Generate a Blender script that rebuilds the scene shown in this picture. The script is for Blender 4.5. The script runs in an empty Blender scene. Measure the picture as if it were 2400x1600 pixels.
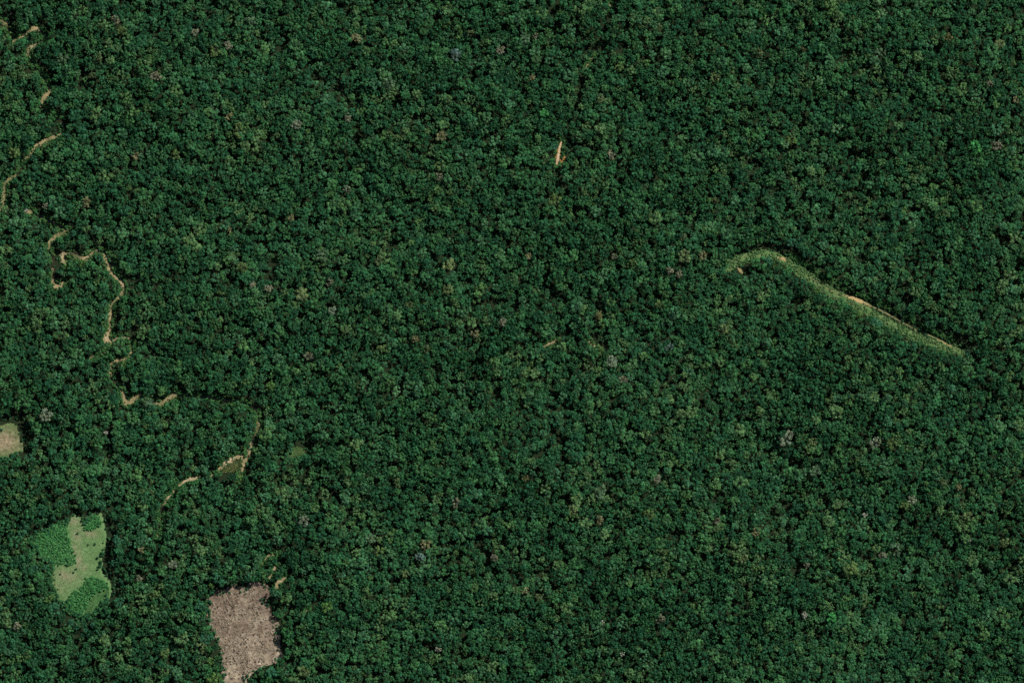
import bpy, math, random
import numpy as np
from mathutils import Vector

# ------------------------------------------------------------------ basics
SC = bpy.context.scene
COL = SC.collection
rng = np.random.default_rng(7)
random.seed(7)
S = 0.5                                   # metres per pixel of the 2400 x 1600 photograph
def W(px, py): return ((px - 1200.0) * S, (800.0 - py) * S)

EL, AZ = math.radians(46), math.radians(46)     # sun height; bearing from the top of the picture, clockwise
SUN = np.array([math.cos(EL) * math.sin(AZ), math.cos(EL) * math.cos(AZ), math.sin(EL)])
SHX, SHY = -SUN[0] / SUN[2], -SUN[1] / SUN[2]   # shadow offset per metre of height

def tag(o, label=None, cat=None, group=None, kind=None):
    if label: o['label'] = label
    if cat: o['category'] = cat
    if group: o['group'] = group
    if kind: o['kind'] = kind
    return o

def mesh_from(name, verts, faces, mat=None, colors=None, smooth=False):
    me = bpy.data.meshes.new(name)
    verts = np.asarray(verts, dtype=np.float32)
    if isinstance(faces, np.ndarray):
        nf, k = faces.shape
        me.vertices.add(len(verts)); me.vertices.foreach_set('co', verts.ravel())
        me.loops.add(nf * k); me.loops.foreach_set('vertex_index', faces.astype(np.int32).ravel())
        me.polygons.add(nf)
        me.polygons.foreach_set('loop_start', np.arange(0, nf * k, k, dtype=np.int32))
        me.update(calc_edges=True)
    else:
        me.from_pydata([tuple(v) for v in verts], [], faces)
    if colors is not None:
        at = me.color_attributes.new('tone', 'FLOAT_COLOR', 'POINT')
        c = np.ones((len(verts), 4), dtype=np.float32); c[:, :3] = colors
        at.data.foreach_set('color', c.ravel())
    if mat: me.materials.append(mat)
    if smooth:
        me.polygons.foreach_set('use_smooth', np.ones(len(me.polygons), dtype=bool))
    me.validate()
    return me

def obj(name, me, parent=None):
    o = bpy.data.objects.new(name, me); COL.objects.link(o)
    if parent: o.parent = parent
    return o

def vnoise(x, y, scale, seed):
    """smooth value noise in 0..1"""
    x = np.asarray(x, float) / scale + 1000.0; y = np.asarray(y, float) / scale + 1000.0
    xi = np.floor(x).astype(np.int64); yi = np.floor(y).astype(np.int64)
    fx = x - xi; fy = y - yi
    fx = fx * fx * (3 - 2 * fx); fy = fy * fy * (3 - 2 * fy)
    def h(a, b):
        n = (a * 374761393 + b * 668265263 + seed * 982451653) & 0x7fffffff
        n = ((n ^ (n >> 13)) * 1274126177) & 0x7fffffff
        return ((n ^ (n >> 16)) & 0xffff) / 65535.0
    a = h(xi, yi); b = h(xi + 1, yi); c = h(xi, yi + 1); d = h(xi + 1, yi + 1)
    return (a * (1 - fx) + b * fx) * (1 - fy) + (c * (1 - fx) + d * fx) * fy
def fbm(x, y, scale, seed):
    return (vnoise(x, y, scale, seed) * .55 + vnoise(x, y, scale * .47, seed + 1) * .3 + vnoise(x, y, scale * .21, seed + 2) * .15)

# ------------------------------------------------------------------ materials
def newmat(name):
    m = bpy.data.materials.new(name); m.use_nodes = True
    nt = m.node_tree; b = nt.nodes['Principled BSDF']
    return m, nt, b
def leaf_mat(name, base, var=.35, rough=.55, ramp=None):
    """foliage: one base colour per tree, each leaf clump a little lighter or darker"""
    m, nt, b = newmat(name); N, L = nt.nodes, nt.links
    geo = N.new('ShaderNodeNewGeometry')
    mr = N.new('ShaderNodeMapRange'); mr.inputs[3].default_value = 1 - var; mr.inputs[4].default_value = 1 + var
    L.new(geo.outputs['Random Per Island'], mr.inputs[0])
    mix = N.new('ShaderNodeMix'); mix.data_type = 'RGBA'; mix.blend_type = 'MULTIPLY'; mix.inputs[0].default_value = 1
    if ramp:
        oi = N.new('ShaderNodeObjectInfo')
        no = N.new('ShaderNodeTexNoise'); no.inputs['Scale'].default_value = .014; no.inputs['Detail'].default_value = 4
        L.new(oi.outputs['Location'], no.inputs['Vector'])
        s = N.new('ShaderNodeMath'); s.operation = 'MULTIPLY_ADD'; s.inputs[1].default_value = 1.5; s.inputs[2].default_value = -.75
        L.new(no.outputs[0], s.inputs[0])
        a = N.new('ShaderNodeMath'); a.operation = 'ADD'; a.use_clamp = True
        L.new(oi.outputs['Random'], a.inputs[0]); L.new(s.outputs[0], a.inputs[1])
        cr = N.new('ShaderNodeValToRGB'); el = cr.color_ramp.elements
        el[0].position, el[0].color = ramp[0][0], (*ramp[0][1], 1)
        el[1].position, el[1].color = ramp[-1][0], (*ramp[-1][1], 1)
        for p, c in ramp[1:-1]:
            e = el.new(p); e.color = (*c, 1)
        L.new(a.outputs[0], cr.inputs[0]); L.new(cr.outputs[0], mix.inputs[6])
    else:
        mix.inputs[6].default_value = (*base, 1)
    at = N.new('ShaderNodeAttribute'); at.attribute_name = 'tone'      # fresh and old clumps of one crown differ
    m2 = N.new('ShaderNodeMix'); m2.data_type = 'RGBA'; m2.blend_type = 'MULTIPLY'; m2.inputs[0].default_value = 1
    L.new(mr.outputs[0], mix.inputs[7]); L.new(mix.outputs[2], m2.inputs[6]); L.new(at.outputs['Color'], m2.inputs[7])
    L.new(m2.outputs[2], b.inputs['Base Color'])
    b.inputs['Roughness'].default_value = rough
    b.inputs['Specular IOR Level'].default_value = .1
    return m
def tone_mat(name, rough=.9, grain=3.0, amt=.35, spec=.1, bump=0.0):
    """ground cover: colour of the soil or grass from the mesh's own tone attribute, broken up by grain"""
    m, nt, b = newmat(name); N, L = nt.nodes, nt.links
    at = N.new('ShaderNodeAttribute'); at.attribute_name = 'tone'
    geo = N.new('ShaderNodeNewGeometry')
    no = N.new('ShaderNodeTexNoise'); no.inputs['Scale'].default_value = 1 / grain; no.inputs['Detail'].default_value = 5; no.inputs['Roughness'].default_value = .7
    L.new(geo.outputs['Position'], no.inputs['Vector'])
    mr = N.new('ShaderNodeMapRange'); mr.inputs[1].default_value = .3; mr.inputs[2].default_value = .7
    mr.inputs[3].default_value = 1 - amt; mr.inputs[4].default_value = 1 + amt
    L.new(no.outputs[0], mr.inputs[0])
    mix = N.new('ShaderNodeMix'); mix.data_type = 'RGBA'; mix.blend_type = 'MULTIPLY'; mix.inputs[0].default_value = 1
    L.new(at.outputs['Color'], mix.inputs[6]); L.new(mr.outputs[0], mix.inputs[7]); L.new(mix.outputs[2], b.inputs['Base Color'])
    b.inputs['Roughness'].default_value = rough; b.inputs['Specular IOR Level'].default_value = spec
    if bump:
        bp = N.new('ShaderNodeBump'); bp.inputs['Strength'].default_value = bump; bp.inputs['Distance'].default_value = .4
        L.new(no.outputs[0], bp.inputs['Height']); L.new(bp.outputs[0], b.inputs['Normal'])
    return m
def island_mat(name, stops, rough=.85):
    m, nt, b = newmat(name); N, L = nt.nodes, nt.links
    geo = N.new('ShaderNodeNewGeometry'); cr = N.new('ShaderNodeValToRGB'); el = cr.color_ramp.elements
    el[0].position, el[0].color = stops[0][0], (*stops[0][1], 1)
    el[1].position, el[1].color = stops[-1][0], (*stops[-1][1], 1)
    for p, c in stops[1:-1]:
        e = el.new(p); e.color = (*c, 1)
    L.new(geo.outputs['Random Per Island'], cr.inputs[0]); L.new(cr.outputs[0], b.inputs['Base Color'])
    b.inputs['Roughness'].default_value = rough; b.inputs['Specular IOR Level'].default_value = .15
    return m
def plain_mat(name, c, rough=.85, c2=None, scale=.6):
    m, nt, b = newmat(name); N, L = nt.nodes, nt.links
    no = N.new('ShaderNodeTexNoise'); no.inputs['Scale'].default_value = scale; no.inputs['Detail'].default_value = 5
    tc = N.new('ShaderNodeTexCoord'); L.new(tc.outputs['Object'], no.inputs['Vector'])
    cr = N.new('ShaderNodeValToRGB'); el = cr.color_ramp.elements
    el[0].position = .3; el[1].position = .7
    el[0].color = (*c, 1); el[1].color = (*(c2 or tuple(min(1, v * 1.5) for v in c)), 1)
    L.new(no.outputs[0], cr.inputs[0]); L.new(cr.outputs[0], b.inputs['Base Color'])
    b.inputs['Roughness'].default_value = rough; b.inputs['Specular IOR Level'].default_value = .15
    return m

M = {}
M['forest'] = leaf_mat('forest_foliage', None, .45, ramp=[
    (0.0, (.015, .073, .030)), (.25, (.021, .091, .035)), (.5, (.029, .114, .041)), (.70, (.042, .130, .042)),
    (.84, (.043, .134, .060)), (.96, (.064, .150, .046)), (1.0, (.074, .154, .055))])
SPECIES = {
    'dark green': (.013, .068, .026), 'deep green': (.019, .088, .030), 'blue green': (.026, .104, .050),
    'mid green': (.030, .116, .036), 'yellow green': (.062, .138, .034), 'olive': (.066, .118, .036),
    'pale olive': (.098, .150, .056), 'bright green': (.040, .185, .050), 'pale green': (.080, .185, .075),
    'grey green': (.062, .122, .058), 'bluish grey': (.085, .140, .110), 'pale grey': (.125, .165, .10),
    'tan': (.142, .152, .070), 'pinkish grey': (.130, .142, .086), 'brown': (.066, .100, .040), 'orange brown': (.088, .098, .037),
    'whitish': (.29, .31, .23)}
for k, c in SPECIES.items(): M[k] = leaf_mat(k.replace(' ', '_') + '_foliage', tuple(v * 1.05 for v in c), .4)
M['bark'] = plain_mat('bark', (.030, .032, .022))
M['dead_wood'] = plain_mat('bleached_wood', (.38, .36, .30), c2=(.55, .52, .45))
M['log'] = island_mat('felled_wood', [(0, (.36, .30, .22)), (.5, (.50, .44, .35)), (1, (.64, .58, .48))])
M['slash'] = island_mat('dry_slash', [(0, (.09, .065, .043)), (.4, (.22, .165, .11)), (.75, (.39, .315, .215)), (1, (.60, .51, .37))])
M['scrub'] = leaf_mat('scrub_foliage', None, .35, ramp=[(0, (.026, .105, .030)), (.5, (.045, .130, .036)), (1, (.085, .155, .048))])
M['crop'] = leaf_mat('crop_foliage', None, .35, ramp=[(0, (.034, .145, .042)), (.5, (.054, .195, .056)), (1, (.088, .24, .075))])
M['dry_grass'] = island_mat('grass_blades', [(0, (.055, .125, .035)), (.5, (.105, .185, .058)), (.8, (.17, .21, .085)), (1, (.25, .25, .12))])
M['lush_grass'] = island_mat('lush_grass_blades', [(0, (.085, .21, .07)), (.6, (.125, .28, .10)), (1, (.18, .32, .13))])
M['soil'] = tone_mat('cleared_soil', grain=5.0, amt=.5, bump=.5)
M['turf'] = tone_mat('field_turf', grain=5.0, amt=.25)
M['sand'] = tone_mat('creek_sand', grain=5.0, amt=.30)
M['track_scrub'] = leaf_mat('regrowth_foliage', None, .35, ramp=[(0, (.062, .16, .046)), (.5, (.105, .205, .068)), (1, (.165, .24, .10))])
M['brush'] = leaf_mat('dry_brush', None, .5, ramp=[(0, (.12, .09, .062)), (.4, (.26, .20, .14)), (.85, (.42, .35, .25)), (1, (.18, .19, .09))])
# ------------------------------------------------------------------ the plan, traced in photograph pixels
FELLED = [(484,1403),(501,1394),(522,1396),(531,1388),(541,1380),(557,1390),(570,1390),(580,1380),(589,1373),(600,1380),(616,1380),(618,1399),(606,1414),
          (622,1426),(620,1440),(630,1455),(641,1463),(640,1478),(643,1491),(643,1520),(649,1547),(633,1558),(602,1566),(585,1575),(572,1587),(566,1600),(560,1640),
          (524,1640),(522,1600),(518,1577),(520,1539),(511,1507),(497,1476),(491,1463),(484,1443),(487,1419)]
FIELD = [(65,1263),(84,1250),(107,1242),(130,1230),(153,1221),(163,1211),(182,1217),(195,1221),(206,1210),(220,1206),(233,1208),(239,1238),(243,1257),(241,1292),
         (235,1315),(233,1349),(250,1363),(256,1384),(254,1403),(235,1426),(220,1441),(191,1449),(163,1435),(145,1414),(136,1403),(124,1391),(113,1363),(117,1341),
         (120,1322),(96,1307),(84,1286),(71,1271)]
CROP_A = [(65,1263),(84,1250),(107,1242),(130,1230),(153,1221),(156,1238),(160,1262),(166,1285),(176,1315),(172,1322),(122,1319),(96,1307),(84,1286)]
CROP_B = [(150,1415),(165,1396),(190,1378),(202,1358),(222,1352),(250,1364),(255,1378),(240,1382),(222,1390),(208,1405),(203,1425),(185,1442),(163,1435)]
CROP_C = [(197,1240),(198,1222),(208,1208),(232,1208),(237,1228),(226,1232),(212,1240)]
LEFTC = [(-60,1004),(0,1002),(14,996),(32,1000),(40,1015),(38,1039),(50,1045),(50,1064),(36,1072),(14,1081),(-60,1084)]
SMOOTH = [(672,1060),(682,1049),(696,1046),(712,1050),(714,1064),(720,1072),(704,1076),(690,1082),(676,1078),(664,1074)]
SANDBAR = [(512,1098),(520,1086),(535,1074),(552,1066),(568,1068),(576,1072),(575,1085),(568,1100),(548,1106),(528,1108),(516,1106)]
CREEK = {  # visible lit stretches of the muddy creek: (x, y, full width) in pixels
 'a': [(-30,46,8),(0,50,9),(12,57,8)],
 'b': [(28,98,5),(40,92,7),(54,82,6),(68,74,9),(80,67,12),(90,70,6)],
 'c': [(82,103,5),(76,108,9),(68,113,10),(62,122,9),(65,132,5)],
 'd': [(118,211,5),(112,218,10),(104,228,12),(97,238,9),(95,250,4)],
 'e': [(142,313,6),(126,322,8),(112,327,12),(98,334,12),(84,341,8),(74,354,6),(68,366,10),(60,370,5)],
 'f': [(36,411,5),(27,415,9),(14,424,10),(7,436,8),(8,452,7),(6,470,9),(2,486,9),(-14,500,8)],
 'g': [(58,494,5),(66,495,10),(74,498,6)],
 'h': [(159,541,5),(146,546,8),(132,553,10),(120,562,10),(113,575,8),(112,586,4)],
 'i': [(122,630,4),(121,645,6),(122,660,6),(132,672,10),(141,669,8),(148,660,4)],
 'j': [(151,618,4),(143,606,10),(145,597,9),(156,594,5),(168,595,5),(178,601,7),(192,606,9),(206,603,9),(214,594,10),(224,587,6)],
 'k': [(243,598,6),(248,616,7),(256,636,7),(268,650,6),(279,658,5),(286,668,6),(286,682,6),(280,694,7),(270,703,7),(261,712,9),(258,728,7),(256,750,6),(254,774,8),(249,788,13),(248,798,13),
       (258,802,6),(269,796,6),(285,791,5),(300,792,4)],
 'l': [(306,816,4),(304,830,6),(293,841,6),(274,845,7),(262,850,6),(258,866,6),(258,882,5)],
 'm': [(284,915,4),(289,932,8),(295,944,11),(306,940,12),(318,932,11),(328,926,5)],
 'n': [(352,944,4),(372,946,9),(388,938,10),(400,930,10),(412,927,5)],
 'p': [(603,990,6),(604,997,9),(600,1012,9),(592,1026,8),(587,1040,8),(584,1054,8),(582,1068,8),(572,1082,8),(566,1098,7),(564,1110,5)],
 'q': [(568,1072,7),(552,1072,9),(535,1081,10),(524,1090,9),(514,1099,7)],
 'r': [(500,1112,4),(494,1116,4)],
 's': [(469,1118,6),(455,1120,8),(436,1126,8),(422,1136,7),(416,1143,4)],
 't': [(408,1150,5),(402,1157,6),(395,1165,7),(388,1174,7),(381,1183,4)],
 'u': [(378,1205,3),(374,1228,3),(371,1245,3),(369,1258,2)],
 'v': [(201,841,3),(225,834,3),(249,824,3)],
}
HIDDEN = [[(12,57,14),(30,96,10)],[(90,70,12),(108,86,14),(84,103,8)],[(65,132,10),(84,160,14),(104,188,16),(118,211,14)],
          [(95,250,10),(122,268,14),(146,290,16),(142,313,8)],[(60,370,8),(52,390,10),(38,410,16)],[(74,498,10),(120,520,18),(159,541,14)],
          [(112,586,10),(124,606,14),(122,630,12)],[(224,587,12),(252,596,16),(268,628,18)],[(300,792,8),(310,804,10),(306,816,8)],
          [(258,882,8),(270,898,10),(284,915,12)],[(328,926,12),(342,938,12),(352,944,8)],[(412,927,5),(443,928,7),(477,928,8),(506,933,9),(530,938,11),(560,942,13),(585,950,14),(603,966,13),(606,988,9)],[(381,1183,6),(378,1205,7)]]
TRACK = [(1704,634,6),(1718,619,13),(1738,605,14),(1764,597,12),(1792,595,11),(1822,603,11),(1850,618,12),(1880,639,14),(1912,662,14),(1948,685,14),(1990,705,11),(2040,732,10),(2090,761,10),
         (2140,787,11),(2190,807,12),(2235,820,10),(2260,830,4)]
TRACKSAND = [[(1825,603,4),(1836,606,7),(1846,612,3)],[(1985,693,4),(1994,697,7),(2010,703,9),(2028,711,7),(2044,718,4)],
             [(1898,648,2.2),(1930,669,2.4),(1960,686,2.4),(1986,695,2.4)],[(2044,718,2.4),(2074,732,3),(2110,752,2.4),(2150,774,2.2)],[(2176,784,2.2),(2208,800,3.6),(2230,811,3.4),(2246,818,2)],[(1730,628,3),(1736,634,7),(1740,640,3)]]
SLIT = [(1316,332,3),(1313,342,5),(1311,352,5),(1309,364,6),(1307,374,6),(1305,384,4)]
SLITSIDE = [(1301,352,3),(1302,362,9),(1308,370,12),(1314,372,9),(1318,380,4)]
SPOTS = [[(1430,4,3),(1430,10,6),(1431,16,3)],[(1392,132,4),(1388,136,4)],[(1380,148,4),(1377,154,6),(1374,160,3)],
         [(1303,796,4),(1296,801,7),(1286,806,6),(1276,812,4)],[(1376,797,3),(1390,808,5),(1400,818,5),(1408,828,3)],
         [(668,1353,4),(660,1358,10),(652,1364,11),(648,1376,8)],[(640,1344,3),(634,1350,7),(630,1356,4)],[(645,1324,4),(642,1334,6)],
         [(612,1328,2.5),(618,1314,3),(626,1304,4),(640,1299,4),(652,1300,3)],[(722,1424,3),(718,1432,6)]]
FAINT = [[(1430,20,4),(1415,70,4),(1395,125,4)],[(1376,160,4),(1362,200,4),(1345,260,4),(1322,328,5)],[(1300,390,4),(1320,440,4),(1347,480,5),(1348,555,5)],[(369,1258,2),(367,1300,2.5),(370,1340,2.5),(372,1390,2.5)],[(1250,842,6),(1243,860,7),(1238,880,6),(1228,905,6),(1218,930,5),(1210,950,4)]]

# rasters at one cell per photograph pixel, margin 240
MG = 240; GW, GH = 2400 + 2 * MG, 1600 + 2 * MG
def ras_poly(R, poly):
    p = np.array(poly, float)
    x0, y0 = np.floor(p.min(0)).astype(int) - 1; x1, y1 = np.ceil(p.max(0)).astype(int) + 1
    xs, ys = np.meshgrid(np.arange(x0, x1), np.arange(y0, y1)); ins = np.zeros(xs.shape, bool)
    j = len(p) - 1
    for i in range(len(p)):
        (xa, ya), (xb, yb) = p[i], p[j]
        if ya != yb:
            c = ((ya > ys) != (yb > ys)) & (xs < (xb - xa) * (ys - ya) / (yb - ya) + xa); ins ^= c
        j = i
    X, Y = xs[ins] + MG, ys[ins] + MG
    ok = (X >= 0) & (X < GW) & (Y >= 0) & (Y < GH); R[Y[ok], X[ok]] = True
def smooth_line(line, step=2.0):
    P = np.array(line, float)
    if len(P) < 3:
        n = max(2, int(np.hypot(*(P[-1] - P[0])[:2]) / step)); t = np.linspace(0, 1, n)[:, None]
        return P[0] * (1 - t) + P[-1] * t
    Q = np.vstack([2 * P[0] - P[1], P, 2 * P[-1] - P[-2]]); out = []
    for i in range(1, len(Q) - 2):
        n = max(2, int(np.hypot(*(Q[i + 1] - Q[i])[:2]) / step)); t = np.linspace(0, 1, n, endpoint=False)[:, None]
        a, b, c, d = Q[i - 1], Q[i], Q[i + 1], Q[i + 2]
        out.append(.5 * (2 * b + (c - a) * t + (2 * a - 5 * b + 4 * c - d) * t ** 2 + (3 * b - a - 3 * c + d) * t ** 3))
    out.append(P[-1:]); return np.vstack(out)
def ras_line(R, line, wf=1.0, add=0.0):
    for x, y, w in smooth_line(line):
        r = w * .5 * wf + add
        x0, x1, y0, y1 = int(x - r - 1), int(x + r + 2), int(y - r - 1), int(y + r + 2)
        if x1 + MG < 0 or x0 + MG >= GW: continue
        xs, ys = np.meshgrid(np.arange(x0, x1), np.arange(y0, y1))
        k = np.hypot(xs - x, ys - y) < r
        X, Y = xs[k] + MG, ys[k] + MG; ok = (X >= 0) & (X < GW) & (Y >= 0) & (Y < GH); R[Y[ok], X[ok]] = True
def blank(): return np.zeros((GH, GW), bool)
OPEN = blank()                                         # sunlit open ground: no crown and no tree's shadow here
for p in (FIELD, LEFTC): ras_poly(OPEN, p)
for dx, dy in ((5, 0), (-4, 0), (0, 4), (0, -4)): OPEN |= np.roll(np.roll(OPEN, dx, 1), dy, 0)
for p in (FELLED, SMOOTH, SANDBAR): ras_poly(OPEN, p)
for l in CREEK.values(): ras_line(OPEN, l, .9, .4)
ras_line(OPEN, TRACK, .8, 0)
for l in TRACKSAND + [SLIT, SLITSIDE] + SPOTS: ras_line(OPEN, l, 1.0, 1.0)
GAP = blank()                                          # shaded creek bed: no crown over it
for l in HIDDEN: ras_line(GAP, l, .8)
for l in FAINT: ras_line(GAP, l, 1.0, 1)
BED = blank()
for l in list(CREEK.values()) + HIDDEN:
    for d in ((0, 5, 9) if l in HIDDEN else (0, 5, 10, 15, 18)): ras_line(BED, [(x + .72 * d, y - .70 * d, w) for x, y, w in l], .9)
for d in (0, 6, 12): ras_line(BED, [(x + .5 * d, y - .86 * d, w) for x, y, w in TRACK], .5)
def look(R, px, py):
    X = np.clip(np.round(px).astype(int) + MG, 0, GW - 1); Y = np.clip(np.round(py).astype(int) + MG, 0, GH - 1)
    return R[Y, X]

# ------------------------------------------------------------------ tree and shrub shapes
def leaves(centers, radii, per, size, up=.35, low=-.25, jit=.55, r=rng):
    """small leafy quads spread over the outside of each clump"""
    V, TN = [], []
    for c, cr in zip(centers, radii):
        n = int(per * (cr / np.mean(radii)) ** 1.6) + 4
        d = r.normal(size=(n * 2, 3)); d /= np.linalg.norm(d, axis=1)[:, None]; d = d[d[:, 2] > low][:n]; n = len(d)
        p = c + d * (cr * r.uniform(.62, 1.08, n))[:, None] * np.array([1, 1, .8])
        nr = d + r.normal(size=(n, 3)) * jit; nr[:, 2] += up; nr /= np.linalg.norm(nr, axis=1)[:, None]
        t = np.cross(nr, r.normal(size=(n, 3))); t /= np.linalg.norm(t, axis=1)[:, None] + 1e-9; b = np.cross(nr, t)
        s = r.uniform(.6, 1.25, n)[:, None] * size
        TN.append(np.full((n * 4, 3), r.uniform(.60, 1.50)) * np.array([r.uniform(.88, 1.12), 1, r.uniform(.88, 1.12)]))
        q = np.stack([p - t * s, p - b * s * .62 + nr * s * .12, p + t * s, p + b * s * .62 - nr * s * .1], 1)
        V.append(q.reshape(-1, 3))
    V = np.vstack(V); return V, np.arange(len(V)).reshape(-1, 4), np.vstack(TN)
TR, TH = 5.0, 17.0                                     # crown radius and height the tree shapes are drawn at
def tree_shape(seed):
    r = np.random.default_rng(seed); k = int(r.integers(8, 18)); cs, rs = [], []
    asym = r.uniform(.70, 1.25, 2); flat = r.uniform(.1, .6); tries = 0; sk = r.uniform(-.35, .35, 2)
    lo, hi = [(.7, 1.5), (.8, 2.2), (1.2, 2.5)][seed % 3]; loose = r.uniform(.50, .72); lift = r.uniform(1.2, 3.6)
    while len(cs) < k and tries < 500:
        tries += 1; a = r.uniform(0, 6.28); q = math.sqrt(r.uniform(0, 1)) * TR * .9; cr = lo + (hi - lo) * r.uniform(0, 1) ** 1.5
        x, y = q * math.cos(a) * asym[0] + sk[0] * q * math.sin(a), q * math.sin(a) * asym[1] + sk[1] * q * math.cos(a)
        if any((x - c[0]) ** 2 + (y - c[1]) ** 2 < (loose * (cr + q2)) ** 2 for c, q2 in zip(cs, rs)): continue
        cs.append((x, y, TH - 1.0 - cr * .5 - (q / TR) ** 2 * 4.2 * flat - r.uniform(-.3, 1) * lift)); rs.append(cr)
    for i in range(4):                                  # lower skirt of foliage
        a = r.uniform(0, 6.28); q = r.uniform(.3, .8) * TR
        cs.append((q * math.cos(a), q * math.sin(a), TH - r.uniform(6.5, 9.5))); rs.append(r.uniform(1.2, 1.8))
    cs, rs = np.array(cs), np.array(rs)
    V, F, T = leaves(cs, rs, 60, .55, up=.15, jit=.40, r=r)
    crown = mesh_from('crown', V, F, M['forest'], T)
    trunk = limbs_mesh(cs[:8], r)
    return crown, trunk
def tube(V, F, a, b, ra, rb, n=6):
    a, b = np.array(a, float), np.array(b, float); d = b - a; d /= np.linalg.norm(d) + 1e-9
    u = np.cross(d, (0.3, .9, .1)); u /= np.linalg.norm(u) + 1e-9; w = np.cross(d, u); o = len(V)
    for c, r_ in ((a, ra), (b, rb)):
        for i in range(n):
            t = 6.2832 * i / n; V.append(c + (u * math.cos(t) + w * math.sin(t)) * r_)
    for i in range(n):
        j = (i + 1) % n; F.append((o + i, o + j, o + n + j, o + n + i))
    F.append(tuple(o + n + i for i in range(n))); F.append(tuple(o + n - 1 - i for i in range(n)))
def limbs_mesh(tips, r, mat='bark'):
    V, F = [], []; f = np.array([r.uniform(-.5, .5), r.uniform(-.5, .5), TH * .52])
    tube(V, F, (0, 0, -.3), f * .5, .46, .36); tube(V, F, f * .5, f, .36, .27)
    for t in tips:
        m = f + (np.array(t) - f) * .55 + np.array([0, 0, -.5])
        tube(V, F, f, m, .2, .12, 5); tube(V, F, m, t, .12, .05, 5)
    return mesh_from('trunk', V, F, M[mat])
def shrub_shape(seed):
    r = np.random.default_rng(seed); k = r.integers(4, 7)
    cs = np.array([(r.uniform(-.75, .75), r.uniform(-.75, .75), r.uniform(.8, 1.9)) for _ in range(k)]); rs = r.uniform(.55, .95, k)
    V, F, T = leaves(cs, rs, 34, .34, r=r)
    fol = mesh_from('foliage', V, F, M['scrub'], T); V2, F2 = [], []
    for c in cs[:4]: tube(V2, F2, (r.uniform(-.1, .1), r.uniform(-.1, .1), -.1), c, .06, .02, 5)
    return fol, mesh_from('stems', V2, F2, M['bark'])
NVAR = 24
TREES = [tree_shape(100 + i) for i in range(NVAR)]
SHRUBS = [shrub_shape(300 + i) for i in range(5)]

def place(name, partnames, meshes, x, y, z, sxy, sz, rot, mats=None):
    e = bpy.data.objects.new(name, None); COL.objects.link(e); e.empty_display_size = .5
    e.location = (x, y, z); e.rotation_euler = (0, 0, rot); e.scale = (sxy, sxy, sz)
    for n, me, mt in zip(partnames, meshes, mats or (None,) * len(meshes)):
        p = obj(n, me, e)
        if mt:
            p.material_slots[0].link = 'OBJECT'; p.material_slots[0].material = mt
    return e

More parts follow.
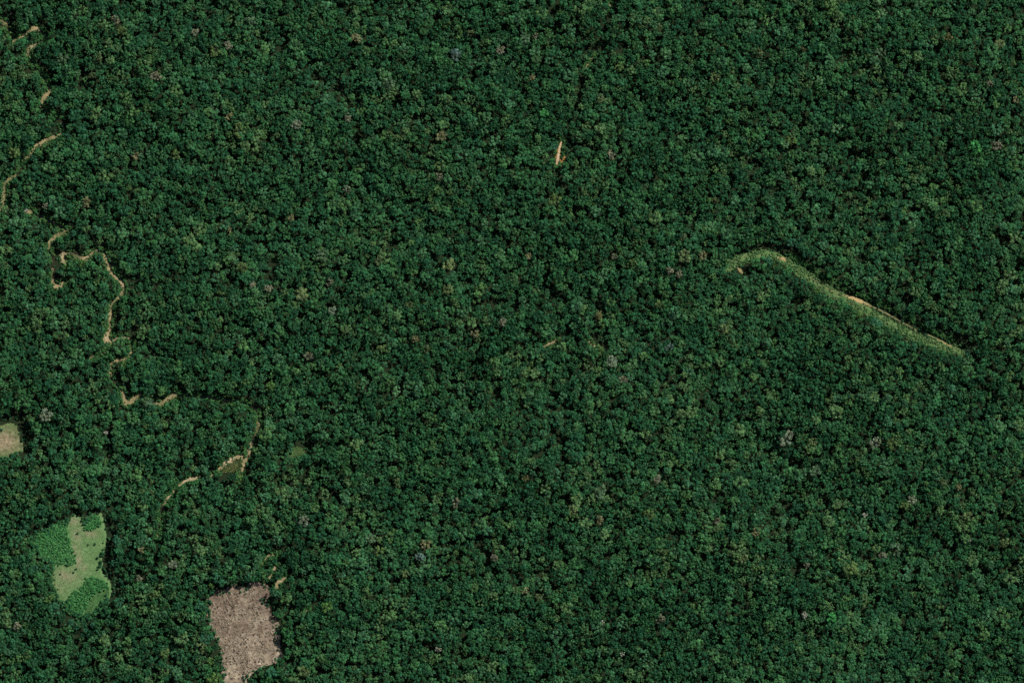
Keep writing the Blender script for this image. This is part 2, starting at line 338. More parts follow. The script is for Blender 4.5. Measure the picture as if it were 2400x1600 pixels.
# ------------------------------------------------------------------ where the trees stand
# distinctive crowns seen in the photograph: x, y, species, crown radius in metres, extra words
D = [(835,89,'tan',6.4),(536,107,'pinkish grey',5.2),(506,118,'olive',7),(458,77,'pinkish grey',5.4),(1034,319,'tan',6.6),(816,277,'pinkish grey',6),(695,293,'pale grey',6.6),
 (1067,130,'bluish grey',6),(588,51,'grey green',6.6),(474,203,'blue green',5.2),(912,197,'grey green',6.6),(813,444,'pale grey',5),(1031,415,'pinkish grey',5),(862,305,'dark green',6.8),
 (412,362,'olive',6.4),(537,274,'tan',5),(562,307,'olive',6.4),(1255,86,'pinkish grey',5),(1105,79,'brown',5.6),(1172,118,'pinkish grey',5.2),(1247,183,'tan',5),(1434,362,'pinkish grey',6.2),
 (1276,265,'bright green',5.2),(1449,158,'olive',6.2),(1230,92,'grey green',6.8),(1409,232,'brown',5.6),(1674,183,'pale olive',5.4),(1711,360,'brown',5),(1544,67,'brown',5.2),
 (1919,188,'pale green',6.2),(2056,4,'pale green',5.4),(1837,24,'mid green',7),(1882,116,'orange brown',5),(2221,86,'orange brown',5.4),(2285,348,'bright green',7),(2062,125,'grey green',6.6),
 (2066,33,'pale green',5.2),(2343,103,'pale olive',6),(1838,340,'pale green',5.8),(1855,329,'olive',5.4),(1961,302,'pale green',5),(2320,197,'pinkish grey',5.2),(2381,232,'tan',5.2),
 (2337,342,'pinkish grey',5.6),(2279,182,'mid green',6.4),(1780,124,'brown',5.2),(708,690,'pale olive',7.6),(684,511,'tan',5.6),(594,669,'pinkish grey',5.2),(629,675,'pinkish grey',5),
 (772,661,'pinkish grey',5.2),(780,728,'pale grey',5),(725,834,'pinkish grey',6),(634,903,'yellow green',6),(973,795,'tan',5.6),(999,818,'brown',5.2),(897,819,'olive',6.6),(1052,623,'pale olive',6),
 (1049,679,'pale olive',5.2),(790,565,'mid green',6.8),(754,597,'grey green',6.4),(568,626,'olive',6.8),(537,539,'tan',5),(960,715,'brown',5.4),(888,611,'brown',5),(555,581,'blue green',5.2),
 (1646,599,'tan',5.8),(1604,599,'pale olive',6.2),(1591,642,'pinkish grey',5.8),(1570,635,'pinkish grey',5),(1238,599,'tan',5),(1440,602,'pinkish grey',5),(1404,739,'orange brown',5.4),
 (1178,755,'pinkish grey',5.2),(1113,781,'tan',5.8),(1434,845,'pale grey',6.8),(1461,889,'pinkish grey',5.2),(1483,615,'olive',5.8),(1676,471,'brown',5.6),(1601,557,'brown',5),(1544,714,'olive',6),
 (1300,465,'olive',5.8),(1696,772,'pale olive',5.2),(1568,813,'bluish grey',5),(997,1276,'tan',6.2),(1159,1306,'pinkish grey',5.6),(1231,1121,'orange brown',5.8),(932,1130,'brown',5.6),
 (1068,1177,'pinkish grey',5.2),(951,1343,'pale olive',5),(1027,1520,'whitish',3.2),(713,1219,'pale grey',5),(869,1261,'grey green',6.6),(1232,1383,'tan',5),(1262,1398,'brown',5.4),(888,1291,'olive',6.6),
 (984,1304,'bluish grey',5.2),(766,1422,'yellow green',5.6),(1547,1448,'pinkish grey',6.4),(1541,1122,'pinkish grey',5.8),(1411,1460,'whitish',3.0),(1458,1532,'whitish',3.0),(1885,1440,'whitish',4.0),
 (1405,1218,'tan',5.4),(1551,1291,'olive',7.2),(1405,1149,'grey green',6.4),(1522,1207,'olive',6),(1682,1221,'pinkish grey',5),(1772,1246,'tan',5.2),(1742,1308,'pale olive',6),(1891,1323,'pinkish grey',5),
 (1340,1195,'pale olive',6),(1843,1027,'pale grey',7),(1905,1034,'pale olive',5.6),(2050,1036,'pale grey',6),(2089,1039,'olive',5.2),(2136,1171,'pale grey',6.2),(2123,1185,'olive',5.4),
 (1910,1104,'grey green',6.6),(2028,1206,'whitish',3.4),(2068,1301,'pinkish grey',5.2),(1993,1331,'olive',7.4),(2098,1286,'grey green',7),(1946,1447,'bright green',6),(2352,1271,'pale olive',5),
 (2266,1209,'pale olive',6.4),(2247,1141,'tan',5),(2209,1128,'brown',5.2),(235,136,'pale olive',5.6),(367,178,'pinkish grey',6),(272,48,'pinkish grey',5.8),(218,178,'brown',5.4),(147,140,'grey green',5.4),
 (287,73,'olive',6),(107,482,'pinkish grey',5.4),(203,473,'tan',6),(319,362,'tan',5.4),(34,360,'olive',7.4),(360,561,'mid green',7.6),(108,973,'pale grey',6),(281,994,'mid green',8),
 (331,1286,'tan',5),(406,1322,'pale grey',5.2),(327,1353,'pinkish grey',5.2),(363,1393,'olive',5.6),(40,1466,'pinkish grey',5.2),(470,1516,'pale olive',6),(388,1530,'olive',5.4),(713,1572,'pale olive',6.4),
 (929,918,'pale green',5.4),(249,1015,'whitish',2.4),(345,940,'grey green',5.6)]
pts = []                                               # x, y (px), r (m), species or None
cell = 14.0; grid = {}
def near_ok(px, py, r, f):
    cx, cy = int(px // cell), int(py // cell)
    for i in range(cx - 2, cx + 3):
        for j in range(cy - 2, cy + 3):
            for k in grid.get((i, j), ()):
                q = pts[k]; m = f * (r + q[2]) / S
                if (q[0] - px) ** 2 + (q[1] - py) ** 2 < m * m: return False
    return True
def put(px, py, r, sp=None):
    grid.setdefault((int(px // cell), int(py // cell)), []).append(len(pts)); pts.append([px, py, r, sp])
LOWTREE = False
def valley(px, py):
    """0 on the narrow drainage lines between the low ridges, 1 away from them"""
    wx = px + 60 * fbm(px, py, 150, 131); wy = py + 60 * fbm(px, py, 150, 141)
    u = .8 * wx + .6 * wy; v = (-.6 * wx + .8 * wy) * 1.5
    a = np.abs(fbm(u, v, 300, 151) - .5) / .026; b = np.abs(fbm(u, v, 170, 161) - .5) / .020
    return np.clip(np.minimum(a, b), 0, 1)
def height(px, py, r):
    if LOWTREE: return 4.0 + .9 * r + 2.0 * vnoise(px, py, 6.0, 78)
    wx = px + 40 * fbm(px, py, 90, 171); wy = py + 40 * fbm(px, py, 90, 181)
    ridge = np.clip(fbm((.8 * wx + .6 * wy) * .6, (-.6 * wx + .8 * wy) * 1.25, 95, 31), .28, .74)     # taller forest on the low ridges
    return -4.0 * (1 - valley(px, py)) + 11.2 + 1.15 * r + 18.0 * (ridge - .5) + 7.0 * (vnoise(px, py, 8.0, 77) - .5)
def allowed(px, py, r):
    h = height(px, py, r); bad = np.zeros(len(px), bool)
    for k in range(9):
        a = k * .785; q = 0 if k == 8 else .74
        ox, oy = q * r * math.cos(a) / S, q * r * math.sin(a) / S
        bad |= look(OPEN, px + ox * .92, py + oy * .92)
        if k == 8: bad |= look(GAP, px, py) | look(BED, px, py)
        elif not LOWTREE: bad |= look(BED, px + ox * .7, py + oy * .7)
        if k == 8: pass
        else: bad |= look(GAP, px + ox * .55, py + oy * .55)
        for t, g in ((.98, .35), (.72, .7), (.5, .6)):   # where the crown's shadow falls
            sx, sy = SHX * h * t / S, -SHY * h * t / S
            bad |= look(OPEN, px + sx + ox * g, py + sy + oy * g)
    return ~bad
D = [(x, y, sp, r * (.92 if sp in ('tan', 'pinkish grey', 'brown', 'orange brown') else 1.12)) for x, y, sp, r in D]
for x, y, sp, r in D: put(x, y, r, sp)
def scatter(n, rmin, rmax, f):
    px = rng.uniform(-MG + 12, 2400 + MG - 12, n); py = rng.uniform(-MG + 12, 1600 + MG - 12, n); r = rng.uniform(rmin, rmax, n)
    ok = allowed(px, py, r) & ((fbm(px, py, 46, 5) < .80) | LOWTREE) & ((valley(px, py) > .5) | (rng.uniform(0, 1, n) < .28))
    for x, y, q in zip(px[ok], py[ok], r[ok]):
        if near_ok(x, y, q, f): put(x, y, q)
scatter(5000, 5.6, 7.6, .64)
scatter(46000, 3.5, 5.3, .60)
scatter(70000, 2.4, 3.6, .61)
NTALL = len(pts)
LOWTREE = True                                          # understorey: short trees filling what the tall ones leave open
OPEN0 = OPEN; OPEN = OPEN | BED
scatter(8000, 1.8, 2.7, .60)
OPEN = OPEN0
LOWTREE = False; P = np.array([p[:3] for p in pts]); NP = len(P)
print('trees', NP)

# ------------------------------------------------------------------ trees that stand out are things of their own
def pct(x, y): return '%d%% across and %d%% down the photo' % (round(x / 24), round(y / 16))
used_lab = set(); solo = {}
def add_solo(i, label, sp):
    x, y = P[i, 0], P[i, 1]
    lab = label + ', ' + pct(x, y)
    if lab in used_lab: return False
    used_lab.add(lab); solo[i] = (lab, sp); return True
SZ = lambda r: 'broad ' if r >= 6.3 else ('small ' if r < 4.2 else '')
for i, d in enumerate(D):
    x, y = d[0], d[1]; words = SZ(d[3]) + d[2] + ' tree crown in the closed forest'
    add_solo(i, words, d[2])
free = np.ones(NP, bool); free[:len(D)] = False; free[NTALL:] = False
def along(line, closed, step, what, reach, lim):
    L = np.array([q[:2] for q in line], float)
    if closed: L = np.vstack([L, L[:1]])
    n = 0; carry = 0
    for a, b in zip(L[:-1], L[1:]):
        d = np.hypot(*(b - a)); t = carry
        while t < d:
            q = a + (b - a) * t / d; t += step
            if 8 < q[0] < 2392 and 8 < q[1] < 1592 and n < lim:
                dd = np.hypot(P[:, 0] - q[0], P[:, 1] - q[1]) - P[:, 2]; dd[~free] = 1e9; dd[P[:, 2] < 3.3] = 1e9
                k = int(np.argmin(dd))
                if dd[k] < reach and 4 < P[k, 0] < 2396 and 4 < P[k, 1] < 1596:
                    v = float(vnoise(P[k, 0], P[k, 1], 3.1, 9))
                    sp = ['dark green', 'deep green', 'blue green', 'mid green', 'mid green', 'yellow green'][min(5, int(v * 6))]
                    if add_solo(k, sp + ' tree ' + what, sp):
                        free[k] = False; n += 1
        carry = t - d
along(FELLED, True, 13, 'beside the brown felled clearing', 34, 40)
along(FIELD, True, 13, 'beside the green field', 34, 40)
along(LEFTC, False, 16, 'beside the dry left edge clearing', 30, 10)
along(TRACK, False, 26, 'beside the overgrown track', 44, 26)
along([(x, y - 16, w) for x, y, w in TRACK], False, 26, 'beside the overgrown track', 44, 20)
along(SLIT, False, 12, 'beside the narrow sandy slit', 36, 6)
for k in 'bdehjklmnpst': along(CREEK[k], False, 30, 'beside the muddy creek', 34, 6)
print('solo', len(solo))
protos_t = {}
order = sorted(solo)
for n, i in enumerate(order):
    x, y, r = P[i]; lab, sp = solo[i]
    v = n % NVAR; h = float(height(x, y, r)); wx, wy = W(x, y)
    if i < len(D): h += 1.5
    r_ = r * (1.08 if i >= len(D) else 1.0)
    if n < NVAR:
        e = place('tree', ('trunk', 'crown'), (TREES[v][1], TREES[v][0]), wx, wy, 0, r_ / TR, h / TH, random.uniform(0, 6.28), (None, M[sp]))
        protos_t[v] = e
    else:
        src = protos_t[v]; e = src.copy(); COL.objects.link(e)
        e.location = (wx, wy, 0); e.rotation_euler = (0, 0, random.uniform(0, 6.28)); e.scale = (r_ / TR, r_ / TR, h / TH)
        for ch in src.children:
            c = ch.copy(); COL.objects.link(c); c.parent = e
            if c.name.startswith('crown'):
                c.material_slots[0].link = 'OBJECT'; c.material_slots[0].material = M[sp]
    tag(e, lab, 'tree', 'trees of the rainforest')
# ------------------------------------------------------------------ the rest of the forest: one object
def scatter_object(name, xyz, sxy, sz, rot, var, sources, label, cat=None, mat=None):
    me = bpy.data.meshes.new(name); me.vertices.add(len(xyz)); me.vertices.foreach_set('co', np.asarray(xyz, np.float32).ravel())
    a = me.attributes.new('grow', 'FLOAT_VECTOR', 'POINT'); a.data.foreach_set('vector', np.stack([sxy, sxy, sz], 1).astype(np.float32).ravel())
    a = me.attributes.new('turn', 'FLOAT_VECTOR', 'POINT'); z = np.zeros(len(xyz)); a.data.foreach_set('vector', np.stack([z, z, rot], 1).astype(np.float32).ravel())
    a = me.attributes.new('pick', 'INT', 'POINT'); a.data.foreach_set('value', np.asarray(var, np.int32))
    o = obj(name, me); ng = bpy.data.node_groups.new(name, 'GeometryNodeTree')
    ng.interface.new_socket('Geometry', in_out='INPUT', socket_type='NodeSocketGeometry'); ng.interface.new_socket('Geometry', in_out='OUTPUT', socket_type='NodeSocketGeometry')
    N, L = ng.nodes, ng.links; gi = N.new('NodeGroupInput'); go = N.new('NodeGroupOutput')
    iop = N.new('GeometryNodeInstanceOnPoints'); jn = N.new('GeometryNodeJoinGeometry')
    for src in sources:
        j2 = N.new('GeometryNodeJoinGeometry')
        for ob in src:
            oi = N.new('GeometryNodeObjectInfo'); oi.transform_space = 'ORIGINAL'; oi.inputs[0].default_value = ob
            g = oi.outputs['Geometry']
            if mat and ob.name.startswith('foliage'):
                sm = N.new('GeometryNodeSetMaterial'); sm.inputs['Material'].default_value = mat; L.new(g, sm.inputs[0]); g = sm.outputs[0]
            L.new(g, j2.inputs[0])
        gti = N.new('GeometryNodeGeometryToInstance'); L.new(j2.outputs[0], gti.inputs[0]); L.new(gti.outputs[0], jn.inputs[0])
    def attr(n, t):
        a_ = N.new('GeometryNodeInputNamedAttribute'); a_.data_type = t; a_.inputs[0].default_value = n
        return a_.outputs[0]
    L.new(gi.outputs[0], iop.inputs['Points']); L.new(jn.outputs[0], iop.inputs['Instance'])
    iop.inputs['Pick Instance'].default_value = True
    L.new(attr('pick', 'INT'), iop.inputs['Instance Index']); L.new(attr('grow', 'FLOAT_VECTOR'), iop.inputs['Scale'])
    ev = N.new('FunctionNodeEulerToRotation'); L.new(attr('turn', 'FLOAT_VECTOR'), ev.inputs[0]); L.new(ev.outputs[0], iop.inputs['Rotation'])
    L.new(iop.outputs[0], go.inputs[0])
    md = o.modifiers.new('scatter', 'NODES'); md.node_group = ng
    tag(o, label, cat, None, 'stuff'); return o
idx = np.array([i for i in range(NP) if i not in solo])
fx, fy = W(P[idx, 0], P[idx, 1]); fr = P[idx, 2]; fh = height(P[idx, 0], P[idx, 1], fr); LOWTREE = True; fh = np.where(idx >= NTALL, height(P[idx, 0], P[idx, 1], fr), fh); LOWTREE = False
scatter_object('forest', np.stack([fx, fy, np.zeros(len(fx))], 1), fr / TR, fh / TH, rng.uniform(0, 6.28, len(fx)), rng.integers(0, NVAR, len(fx)),
               [sorted(protos_t[v].children, key=lambda c: c.name) for v in range(NVAR)], 'unbroken dark green rainforest canopy covering most of the land', 'forest')

# ------------------------------------------------------------------ ground, clearings, creek
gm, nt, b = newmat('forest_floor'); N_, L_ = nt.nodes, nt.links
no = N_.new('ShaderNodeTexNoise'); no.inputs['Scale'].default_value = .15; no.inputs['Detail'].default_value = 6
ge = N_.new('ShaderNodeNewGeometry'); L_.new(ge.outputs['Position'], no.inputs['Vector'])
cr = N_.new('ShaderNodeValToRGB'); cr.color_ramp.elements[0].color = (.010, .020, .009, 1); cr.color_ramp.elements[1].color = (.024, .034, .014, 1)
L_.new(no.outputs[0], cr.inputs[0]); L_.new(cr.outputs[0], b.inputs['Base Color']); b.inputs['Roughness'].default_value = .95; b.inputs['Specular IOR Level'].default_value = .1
n = 40; gx = np.linspace(-6000, 6000, n + 1); X, Y = np.meshgrid(gx, gx)
V = np.stack([X.ravel(), Y.ravel(), np.zeros(X.size)], 1); I = np.arange((n + 1) * (n + 1)).reshape(n + 1, n + 1)
F = np.stack([I[:-1, :-1].ravel(), I[:-1, 1:].ravel(), I[1:, 1:].ravel(), I[1:, :-1].ravel()], 1)
tag(obj('ground', mesh_from('ground', V, F, gm)), kind='structure')

def sheet(name, R, color, mat, z, relief=.15, rough_edge=2.5, seed=3):
    """a patch of ground one cell per half metre, ragged at its edge, with gentle relief"""
    yy, xx = np.nonzero(R)
    n1 = (vnoise(xx, yy, 5, seed) - .5) * rough_edge * 2; n2 = (vnoise(xx, yy, 5, seed + 7) - .5) * rough_edge * 2
    R2 = R & True
    jx = np.clip(np.round(xx + n1).astype(int), 0, GW - 1); jy = np.clip(np.round(yy + n2).astype(int), 0, GH - 1)
    keep = R[jy, jx]; yy, xx = yy[keep], xx[keep]
    vid = -np.ones((GH + 1, GW + 1), np.int64); c = np.zeros((GH + 1, GW + 1), bool)
    for dy, dx in ((0, 0), (0, 1), (1, 0), (1, 1)): c[yy + dy, xx + dx] = True
    vy, vx = np.nonzero(c); vid[vy, vx] = np.arange(len(vy))
    px, py = vx - MG - .5, vy - MG - .5; wx, wy = W(px, py)
    zz = z + relief * fbm(px, py, 12, seed + 3)
    F = np.stack([vid[yy + 1, xx], vid[yy + 1, xx + 1], vid[yy, xx + 1], vid[yy, xx]], 1)
    o = obj(name, mesh_from(name, np.stack([wx, wy, zz], 1), F, mat, color(px.astype(float), py.astype(float)), smooth=True))
    return tag(o, kind='structure')
def lerp(a, b, t): t = np.clip(t, 0, 1)[:, None]; return np.array(a) * (1 - t) + np.array(b) * t
def blob(px, py, spots):
    v = np.zeros(len(px))
    for x, y, rx, ry, w in spots: v = np.maximum(v, w * np.exp(-(((px - x) / rx) ** 2 + ((py - y) / ry) ** 2)))
    return v
def c_felled(px, py):
    t = fbm(px, py, 22, 41) + .16 * np.clip((py - 1490 + (px - 560) * .5) / 60, -1, 1); c = lerp((.155, .115, .083), (.365, .30, .215), (t - .25) * 1.6)
    return c
def c_field(px, py):
    dry = blob(px, py, [(212, 1250, 16, 9, 1), (180, 1255, 12, 22, .75), (183, 1312, 9, 26, 1), (155, 1350, 28, 16, 1), (172, 1222, 14, 10, .8), (135, 1375, 18, 18, .55), (195, 1330, 10, 10, .8), (175, 1290, 5, 22, .9)])
    dry = dry * (.35 + .9 * fbm(px, py, 10, 51))
    c = lerp((.098, .195, .066), (.15, .25, .10), fbm(px, py, 14, 52))
    lush = blob(px, py, [(232, 1405, 22, 34, 1), (215, 1435, 20, 16, 1)])
    c = c * (1 - lush[:, None]) + lerp((.08, .225, .065), (.115, .275, .085), fbm(px, py, 9, 53)) * lush[:, None]
    d = np.clip(dry, 0, 1)[:, None]; c = c * (1 - d) + lerp((.20, .22, .115), (.32, .27, .175), fbm(px, py, 7, 54) * 1.3 - .15) * d
    return c
def c_left(px, py):
    d = blob(px, py, [(8, 1036, 34, 26, 1), (-40, 1036, 40, 30, 1)]); return lerp((.10, .15, .055), (.285, .23, .14), d * (.6 + .8 * fbm(px, py, 7, 61)) * np.clip((1076 - py) / 24, 0, 1) * 1.15)
def c_sand(px, py):
    t = fbm(px, py, 20, 71); c = lerp((.10, .105, .044), (.29, .232, .118), (t - .25) * 2.4)
    br = blob(px, py, [(536, 1080, 16, 12, 1), (455, 1120, 16, 8, 1), (434, 1127, 12, 8, .9), (398, 1160, 10, 14, 1), (588, 1036, 6, 16, .8), (249, 792, 8, 10, .7), (145, 600, 8, 10, .6), (78, 112, 9, 7, .7), (284, 664, 6, 8, .6), (655, 1360, 9, 9, .6)])
    b_ = (br * (.6 + .7 * fbm(px, py, 5, 72)))[:, None]; b_ = np.clip(b_, 0, 1)
    return c * (1 - b_) + np.array((.45, .355, .215)) * b_
def c_bar(px, py):
    t = fbm(px, py, 9, 73); return lerp((.13, .17, .05), (.27, .22, .09), t * 1.5 - .2)
def c_track(px, py):
    return lerp((.07, .155, .045), (.14, .20, .078), fbm(px, py, 12, 81) * 1.4 - .2)
def c_tsand(px, py): return lerp((.19, .185, .085), (.50, .35, .16), blob(px, py, [(2010, 702, 34, 12, 1), (1836, 606, 14, 8, .9), (2220, 804, 26, 10, .45), (1736, 633, 8, 8, .5)]) * (.6 + .7 * fbm(px, py, 6, 82)))
def c_slit(px, py): return lerp((.36, .24, .115), (.54, .42, .27), fbm(px, py, 5, 91))
def c_rust(px, py): return lerp((.18, .09, .026), (.30, .16, .055), fbm(px, py, 5, 92))
def c_spot(px, py): return lerp((.15, .145, .07), (.31, .25, .14), fbm(px, py, 6, 93) * 1.3 - .1)
def c_smooth(px, py): return lerp((.055, .125, .040), (.085, .155, .052), fbm(px, py, 6, 94))

R = blank(); ras_poly(R, FELLED)
RG = R.copy()                                           # the cleared soil runs on into the shade at its edge
for dx, dy in ((6, -6), (12, -12), (4, -14), (14, -4)):
    RG |= np.roll(np.roll(R, dx, 1), dy, 0)
FEL = R; sheet('cleared_ground', RG, c_felled, M['soil'], .06, .35, 3.5, 11)
R = blank(); ras_poly(R, FIELD); FLD = R
RG = R | np.roll(np.roll(R, 6, 1), -6, 0); sheet('field', RG, c_field, M['turf'], .06, .2, 3, 12)
R = blank(); ras_poly(R, LEFTC); LFT = R; sheet('dry_clearing', R | np.roll(np.roll(R, 6, 1), -6, 0), c_left, M['soil'], .06, .2, 6, 13)
R = blank(); ras_poly(R, SMOOTH); SMO = R; sheet('grassy_hollow', R, c_smooth, M['turf'], .06, .2, 3, 14)
BAR = blank(); ras_poly(BAR, SANDBAR)
CRK = blank()
for l in CREEK.values(): ras_line(CRK, l, 1.15, .5)
TRK = blank(); ras_line(TRK, TRACK, 1.15, 4); TSD = blank()
for l in TRACKSAND: ras_line(TSD, l, 1.0, .3)
sheet('grassy_bar', BAR & ~CRK, c_bar, M['turf'], .05, .2, 2, 15)
sheet('creek_bank', CRK, c_sand, M['sand'], .30, .15, 2.4, 16)
sheet('track', TRK, c_track, M['turf'], .06, .2, 3, 17)
sheet('track_sand', TSD, c_tsand, M['sand'], .32, .12, 1, 18)
R = blank(); ras_line(R, SLIT, 1, .2); SLT = R; sheet('sandy_slit', R, c_slit, M['sand'], .34, .1, .6, 19)
R = blank(); ras_line(R, SLITSIDE, 1, 1); R |= np.roll(np.roll(R, 5, 1), -6, 0); sheet('rusty_soil', R & ~SLT, c_rust, M['soil'], .06, .15, 1.5, 20)
R = blank()
for l in SPOTS: ras_line(R, l, 1, .3)
sheet('bare_soil', R, c_spot, M['sand'], .08, .15, 1.2, 21)
# the water itself: a brown ribbon along the whole bed, mostly in the trees' shade
def water_ribbon():
    R = blank()
    for l in HIDDEN: ras_line(R, [(x, y, min(w, 8)) for x, y, w in l], .7)
    for k, l in CREEK.items():
        if k not in 'ruv': ras_line(R, [(x + 4, y - 4, w) for x, y, w in l], .8)
    return R & ~CRK & ~BAR
wm, nt, b = newmat('muddy_water'); b.inputs['Base Color'].default_value = (.030, .026, .013, 1); b.inputs['Roughness'].default_value = .12
no = nt.nodes.new('ShaderNodeTexNoise'); no.inputs['Scale'].default_value = .8; bp = nt.nodes.new('ShaderNodeBump'); bp.inputs['Strength'].default_value = .05
nt.links.new(no.outputs[0], bp.inputs['Height']); nt.links.new(bp.outputs[0], b.inputs['Normal'])
WTR = water_ribbon(); sheet('creek_water', WTR, lambda x, y: np.full((len(x), 3), .06), wm, .12, 0, 1, 22)

# ------------------------------------------------------------------ low growth
shrub_src = []
SHR = [(181,1249),(222,1274),(178,1332),(141,1345),(172,1341),(118,1332),(206,1276),(238,1300),(236,1316),(241,1375),(150,1318),(165,1318)]
for n, (x, y) in enumerate(SHR):
    wx, wy = W(x, y); s = [1.2, 1.05, 1.0, .9, .95, 1.0, .85, 1.4, 1.5, 1.0, .85, .85][n]
    if n < 5:
        e = place('shrub', ('stems', 'foliage'), (SHRUBS[n][1], SHRUBS[n][0]), wx, wy, .1, s, s, n * 1.3, (None, M['deep green'])); shrub_src.append(e)
    else:
        src = shrub_src[n % 5]; e = src.copy(); COL.objects.link(e); e.location = (wx, wy, .1); e.scale = (s, s, s); e.rotation_euler = (0, 0, n * 1.3)
        for ch in src.children:
            c = ch.copy(); COL.objects.link(c); c.parent = e
    tag(e, 'dark green shrub standing alone in the pale field, ' + pct(x, y), 'shrub', 'shrubs in the field')
def sample(R, n):
    yy, xx = np.nonzero(R); k = rng.integers(0, len(yy), n); return xx[k] - MG + rng.uniform(-.5, .5, n), yy[k] - MG + rng.uniform(-.5, .5, n)
SH = [sorted(e.children, key=lambda c: c.name) for e in shrub_src]
def shrubs(name, px, py, smin, smax, label, mat, zk=1.0):
    n = len(px); wx, wy = W(px, py); s = rng.uniform(smin, smax, n)
    scatter_object(name, np.stack([wx, wy, np.full(n, .05)], 1), s, s * zk * rng.uniform(.8, 1.2, n), rng.uniform(0, 6.28, n), rng.integers(0, 5, n), SH, label, 'plants', mat)
LU = blank(); ras_poly(LU, [(208,1405),(224,1388),(242,1380),(257,1384),(256,1404),(236,1428),(220,1442),(192,1450),(200,1430)])
CRP = blank()
for p in (CROP_A, CROP_B, CROP_C): ras_poly(CRP, p)
px, py = sample(CRP & FLD & ~LU, 2600); px += rng.normal(0, 2.2, len(px)); py += rng.normal(0, 2.2, len(py)); shrubs('crop', px, py, .45, 1.2, 'dense bright green crop plants filling parts of the field', M['crop'])
# undergrowth wherever the canopy leaves the floor bare
COV = blank()
for q in np.unique(np.round(P[:, 2] * .78 / S)).astype(int):
    m = np.round(P[:, 2] * .78 / S).astype(int) == q; cx = np.round(P[m, 0]).astype(int) + MG; cy = np.round(P[m, 1]).astype(int) + MG
    for dx in range(-q, q + 1):
        for dy in range(-q, q + 1):
            if dx * dx + dy * dy < q * q: COV[np.clip(cy + dy, 0, GH - 1), np.clip(cx + dx, 0, GW - 1)] = True
FLOOR = ~COV & ~OPEN & ~CRK & ~WTR & ~FEL & ~FLD & ~LFT & ~TRK
nf = int(FLOOR.sum()); print('bare floor cells', nf)
px, py = sample(FLOOR, min(26000, nf // 14)); shrubs('undergrowth', px, py, .5, 1.25, 'dark undergrowth in the gaps of the rainforest canopy', M['forest'], 1.1)
# banks and overgrown track
BANK = blank()
for l in CREEK.values(): ras_line(BANK, l, 1.0, 9)
for l in HIDDEN: ras_line(BANK, l, .8, 5)
for l in SPOTS: ras_line(BANK, l, 1, 8)
ras_line(BANK, SLIT, 1, 9); ras_line(BANK, FAINT[-1], 1, 2)
BANK &= ~(CRK | WTR | FLD | FEL)
ras = blank(); ras_line(ras, SLIT, 1, 3); BANK &= ~ras
for l in SPOTS:
    ras = blank(); ras_line(ras, l, 1, .5); BANK &= ~ras
px, py = sample(BANK & ~BAR, 6500); k = fbm(px, py, 18, 101) > .36; px, py = px[k], py[k]
shrubs('bank_scrub', px, py, .6, 1.35, 'low green scrub lining the muddy creek banks and bare spots', M['scrub'])
TC = blank(); ras_line(TC, TRACK, 1.15, 5); t2 = blank()
for l in TRACKSAND: ras_line(t2, l, 1.0, 2.0)
px, py = sample(TC & ~t2, 2300); px += rng.normal(0, 3, len(px)); py += rng.normal(0, 3, len(py)); k = fbm(px, py, 10, 103) > .36; px, py = px[k], py[k]
shrubs('track_scrub', px, py, .35, .85, 'pale green regrowth covering the overgrown track', M['track_scrub'])
hed = np.array([(1850, 604), (1890, 628), (1920, 648), (1960, 672), (2000, 690), (2040, 707), (2080, 726), (2130, 752), (2180, 780), (2230, 802)], float)
hp = smooth_line([(x, y, 1) for x, y in hed], 2.2); hp = np.repeat(hp, 4, 0)
shrubs('hedge_scrub', hp[:, 0] + 4 + rng.normal(0, 3.0, len(hp)), hp[:, 1] - 6 + rng.normal(0, 3.0, len(hp)), .7, 1.2, 'thick green scrub bordering the upper side of the overgrown track', M['scrub'], 1.2)
def rim(R, n, j):
    e = R & ~(np.roll(R, 4, 1) & np.roll(R, -4, 0)); x, y = sample(e, n)   # left and lower sides, where the growth creeps in
    return x + rng.normal(0, j, n), y + rng.normal(0, j, n)
px, py = rim(FLD, 420, 4.0); p2 = rim(FEL, 70, 3.0); p3 = rim(LFT, 150, 5.0); p4 = rim(SMO, 90, 3.0)
shrubs('edge_scrub', np.concatenate([px, p2[0], p3[0], p4[0]]), np.concatenate([py, p2[1], p3[1], p4[1]]), .7, 1.7, 'ragged dark green scrub along the edges of the clearings', M['forest'])
px, py = rim(CRK, 1000, 2.0); shrubs('stream_scrub', px, py, .35, .8, 'ragged low scrub hanging over the muddy creek edges', M['forest'])
px, py = sample(FEL, 900); k = fbm(px, py, 9, 111) > .45; shrubs('brush_piles', px[k], py[k], .35, .95, 'heaps of dry brown brush in the felled clearing', M['brush'], .75)
# grass
def grass(name, R, n, mat, smin, smax, label):
    px, py = sample(R, n); wx, wy = W(px, py); a = rng.uniform(0, 6.28, n); h = rng.uniform(smin, smax, n); w = h * .55; V = []
    for k in range(2):
        c, s_ = np.cos(a + k * 1.4), np.sin(a + k * 1.4); tx, ty = rng.normal(0, .45, n) * h, rng.normal(0, .45, n) * h; z0 = np.full(n, .05)
        q = np.stack([np.stack([wx - c * w * .5, wy - s_ * w * .5, z0], 1), np.stack([wx + c * w * .5, wy + s_ * w * .5, z0], 1),
                      np.stack([wx + c * w * .7 + tx, wy + s_ * w * .7 + ty, z0 + h], 1), np.stack([wx - c * w * .7 + tx, wy - s_ * w * .7 + ty, z0 + h * .9], 1)], 1); V.append(q.reshape(-1, 3))
    V = np.vstack(V); o = obj(name, mesh_from(name, V, np.arange(len(V)).reshape(-1, 4), mat)); return tag(o, label, 'grass', None, 'stuff')
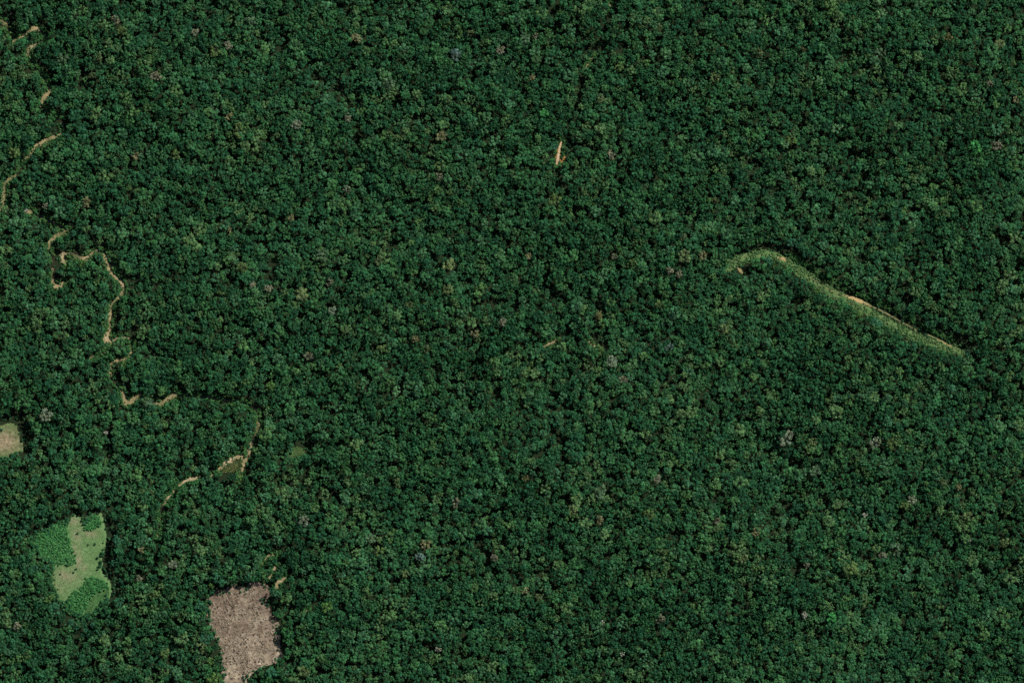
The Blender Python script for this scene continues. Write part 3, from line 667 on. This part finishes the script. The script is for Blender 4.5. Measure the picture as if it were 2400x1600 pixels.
grass('grass', FLD & ~CRP & ~LU, 7000, M['dry_grass'], .25, .55, 'short pale grass covering the field')
grass('lush_grass', LU & FLD, 2500, M['lush_grass'], .4, .8, 'smooth bright green grass in the lower right of the field')
grass('dry_grass', LFT, 900, M['dry_grass'], .35, .8, 'sparse dry grass in the left edge clearing')
grass('hollow_grass', SMO, 700, M['dry_grass'], .4, .9, 'grass in the small smooth hollow inside the forest')
grass('bar_grass', BAR & ~CRK, 1300, M['dry_grass'], .4, 1.0, 'yellow green grass on the triangular bar by the creek')

# ------------------------------------------------------------------ felled timber
def slash_mesh(n):
    px, py = sample(FEL, n); k = fbm(px, py, 11, 121) > .42; px, py = px[k], py[k]; wx, wy = W(px, py); V, F = [], []
    for x, y in zip(wx, wy):
        a = random.uniform(0, 6.28); l = random.uniform(1.0, 4.5); r_ = random.uniform(.06, .22); z = random.uniform(.15, .9); dz = random.uniform(-.25, .5)
        ex, ey = x + math.cos(a) * l, y + math.sin(a) * l
        tube(V, F, (x, y, z), (ex, ey, max(.12, z + dz)), r_, r_ * .35, 3)
    return mesh_from('slash', V, F, M['slash'])
tag(obj('slash', slash_mesh(5600)), 'tangled dry branches strewn over the brown felled clearing', 'branches', None, 'stuff')
def log_shape(seed):
    r = np.random.default_rng(seed); V, F = [], []; L_ = 10.0; segs = 5; pts_ = []
    for i in range(segs + 1):
        t = i / segs; pts_.append(np.array([L_ * (t - .5), .16 * math.sin(t * 3 + seed), .38 + .12 * math.sin(t * 5 + seed)]))
    for i in range(segs): tube(V, F, pts_[i], pts_[i + 1], .40 - .05 * i, .40 - .05 * (i + 1), 8)
    for k in range(5):
        i = r.integers(2, segs + 1); s_ = r.choice([-1, 1]); e = pts_[i] + np.array([r.uniform(.8, 1.8), s_ * r.uniform(.4, 1.1), r.uniform(.1, .5)]); tube(V, F, pts_[i], e, .14, .04, 5)
    return mesh_from('felled_log', V, F, M['log'])
LOGS = [log_shape(i) for i in range(4)]; seen = set(); made = []
tries = 0
while len(made) < 62 and tries < 4000:
    tries += 1; x, y = sample(FEL, 1); x, y = float(x[0]), float(y[0])
    if y > 1592: continue
    lab = 'pale felled log lying in the brown clearing, ' + pct(x, y)
    if lab in seen or any((x - q[0]) ** 2 + (y - q[1]) ** 2 < 130 for q in made): continue
    if not all(look(FEL, np.array([x + dx]), np.array([y + dy]))[0] for dx, dy in ((9, 0), (-9, 0), (0, 9), (0, -9))): continue
    seen.add(lab); o = obj('felled_log', LOGS[len(made) % 4]); wx, wy = W(x, y); made.append((x, y))
    o.location = (wx, wy, .3); o.rotation_euler = (0, random.uniform(-.05, .05), random.choice([.7, 2.3, -.5, 1.4]) + random.uniform(-.5, .5)); s_ = random.uniform(.42, .8); o.scale = (s_, s_, s_)
    tag(o, lab, 'log', 'felled logs in the clearing')
# bare bleached trees seen in the canopy
def dead_shape(seed):
    r = np.random.default_rng(seed); tips = [(r.uniform(-3.4, 3.4), r.uniform(-3.4, 3.4), TH - r.uniform(0, 3)) for _ in range(9)]
    V, F = [], []; f = np.array([0.2, .1, TH * .62]); tube(V, F, (0, 0, -.3), f, .5, .32, 7); V2, F2 = [], []
    for t in tips:
        m = f + (np.array(t) - f) * .5; tube(V2, F2, f, m, .26, .18, 5); tube(V2, F2, m, t, .18, .07, 5)
        for q in range(2): tube(V2, F2, m, m + r.normal(0, 1.1, 3) + np.array([0, 0, 1.0]), .11, .04, 4)
    return mesh_from('trunk', V, F, M['dead_wood']), mesh_from('branches', V2, F2, M['dead_wood'])
for n, (x, y, lab) in enumerate([(64, 493, 'bare bleached dead tree on the creek bank'), (2273, 1265, 'bare bleached dead tree rising through closed canopy'), (249, 1012, 'bare whitish dead tree left of the creek'), (404, 1320, 'bare pale dead tree right of the green field')]):
    wx, wy = W(x, y); t, br = dead_shape(500 + n); e = place('dead_tree', ('trunk', 'branches'), (t, br), wx, wy, 0, 1.0, 1.18, n * 1.1); tag(e, lab + ', ' + pct(x, y), 'dead tree')

# ------------------------------------------------------------------ light and camera
w = bpy.data.worlds.new('World'); SC.world = w; w.use_nodes = True; nt = w.node_tree; bg = nt.nodes['Background']
sky = nt.nodes.new('ShaderNodeTexSky'); sky.sky_type = 'NISHITA'; sky.sun_disc = False; sky.sun_elevation = EL; sky.sun_rotation = AZ
nt.links.new(sky.outputs[0], bg.inputs[0]); bg.inputs[1].default_value = .05
ld = bpy.data.lights.new('sun', 'SUN'); ld.energy = 5.0; ld.angle = math.radians(.5); ld.color = (1, .97, .92)
lo = bpy.data.objects.new('sun', ld); COL.objects.link(lo); lo.rotation_euler = Vector(SUN).to_track_quat('Z', 'Y').to_euler(); lo.location = (0, 0, 300)
cd = bpy.data.cameras.new('camera'); CZ = 9000.0; cd.sensor_width = 36; cd.lens = 36 * (CZ - 8) / 1200.0; cd.clip_start = 50; cd.clip_end = 30000
co = bpy.data.objects.new('camera', cd); COL.objects.link(co); co.location = (0, 0, CZ); co.rotation_euler = (0, 0, 0); SC.camera = co
SC.view_settings.view_transform = 'Standard'; SC.view_settings.look = 'None'; SC.view_settings.gamma = 1; SC.view_settings.exposure = 0; SC.view_settings.use_curve_mapping = False
SC.cycles.max_bounces = 4; SC.cycles.diffuse_bounces = 2; SC.cycles.glossy_bounces = 1; SC.cycles.filter_width = 1.5
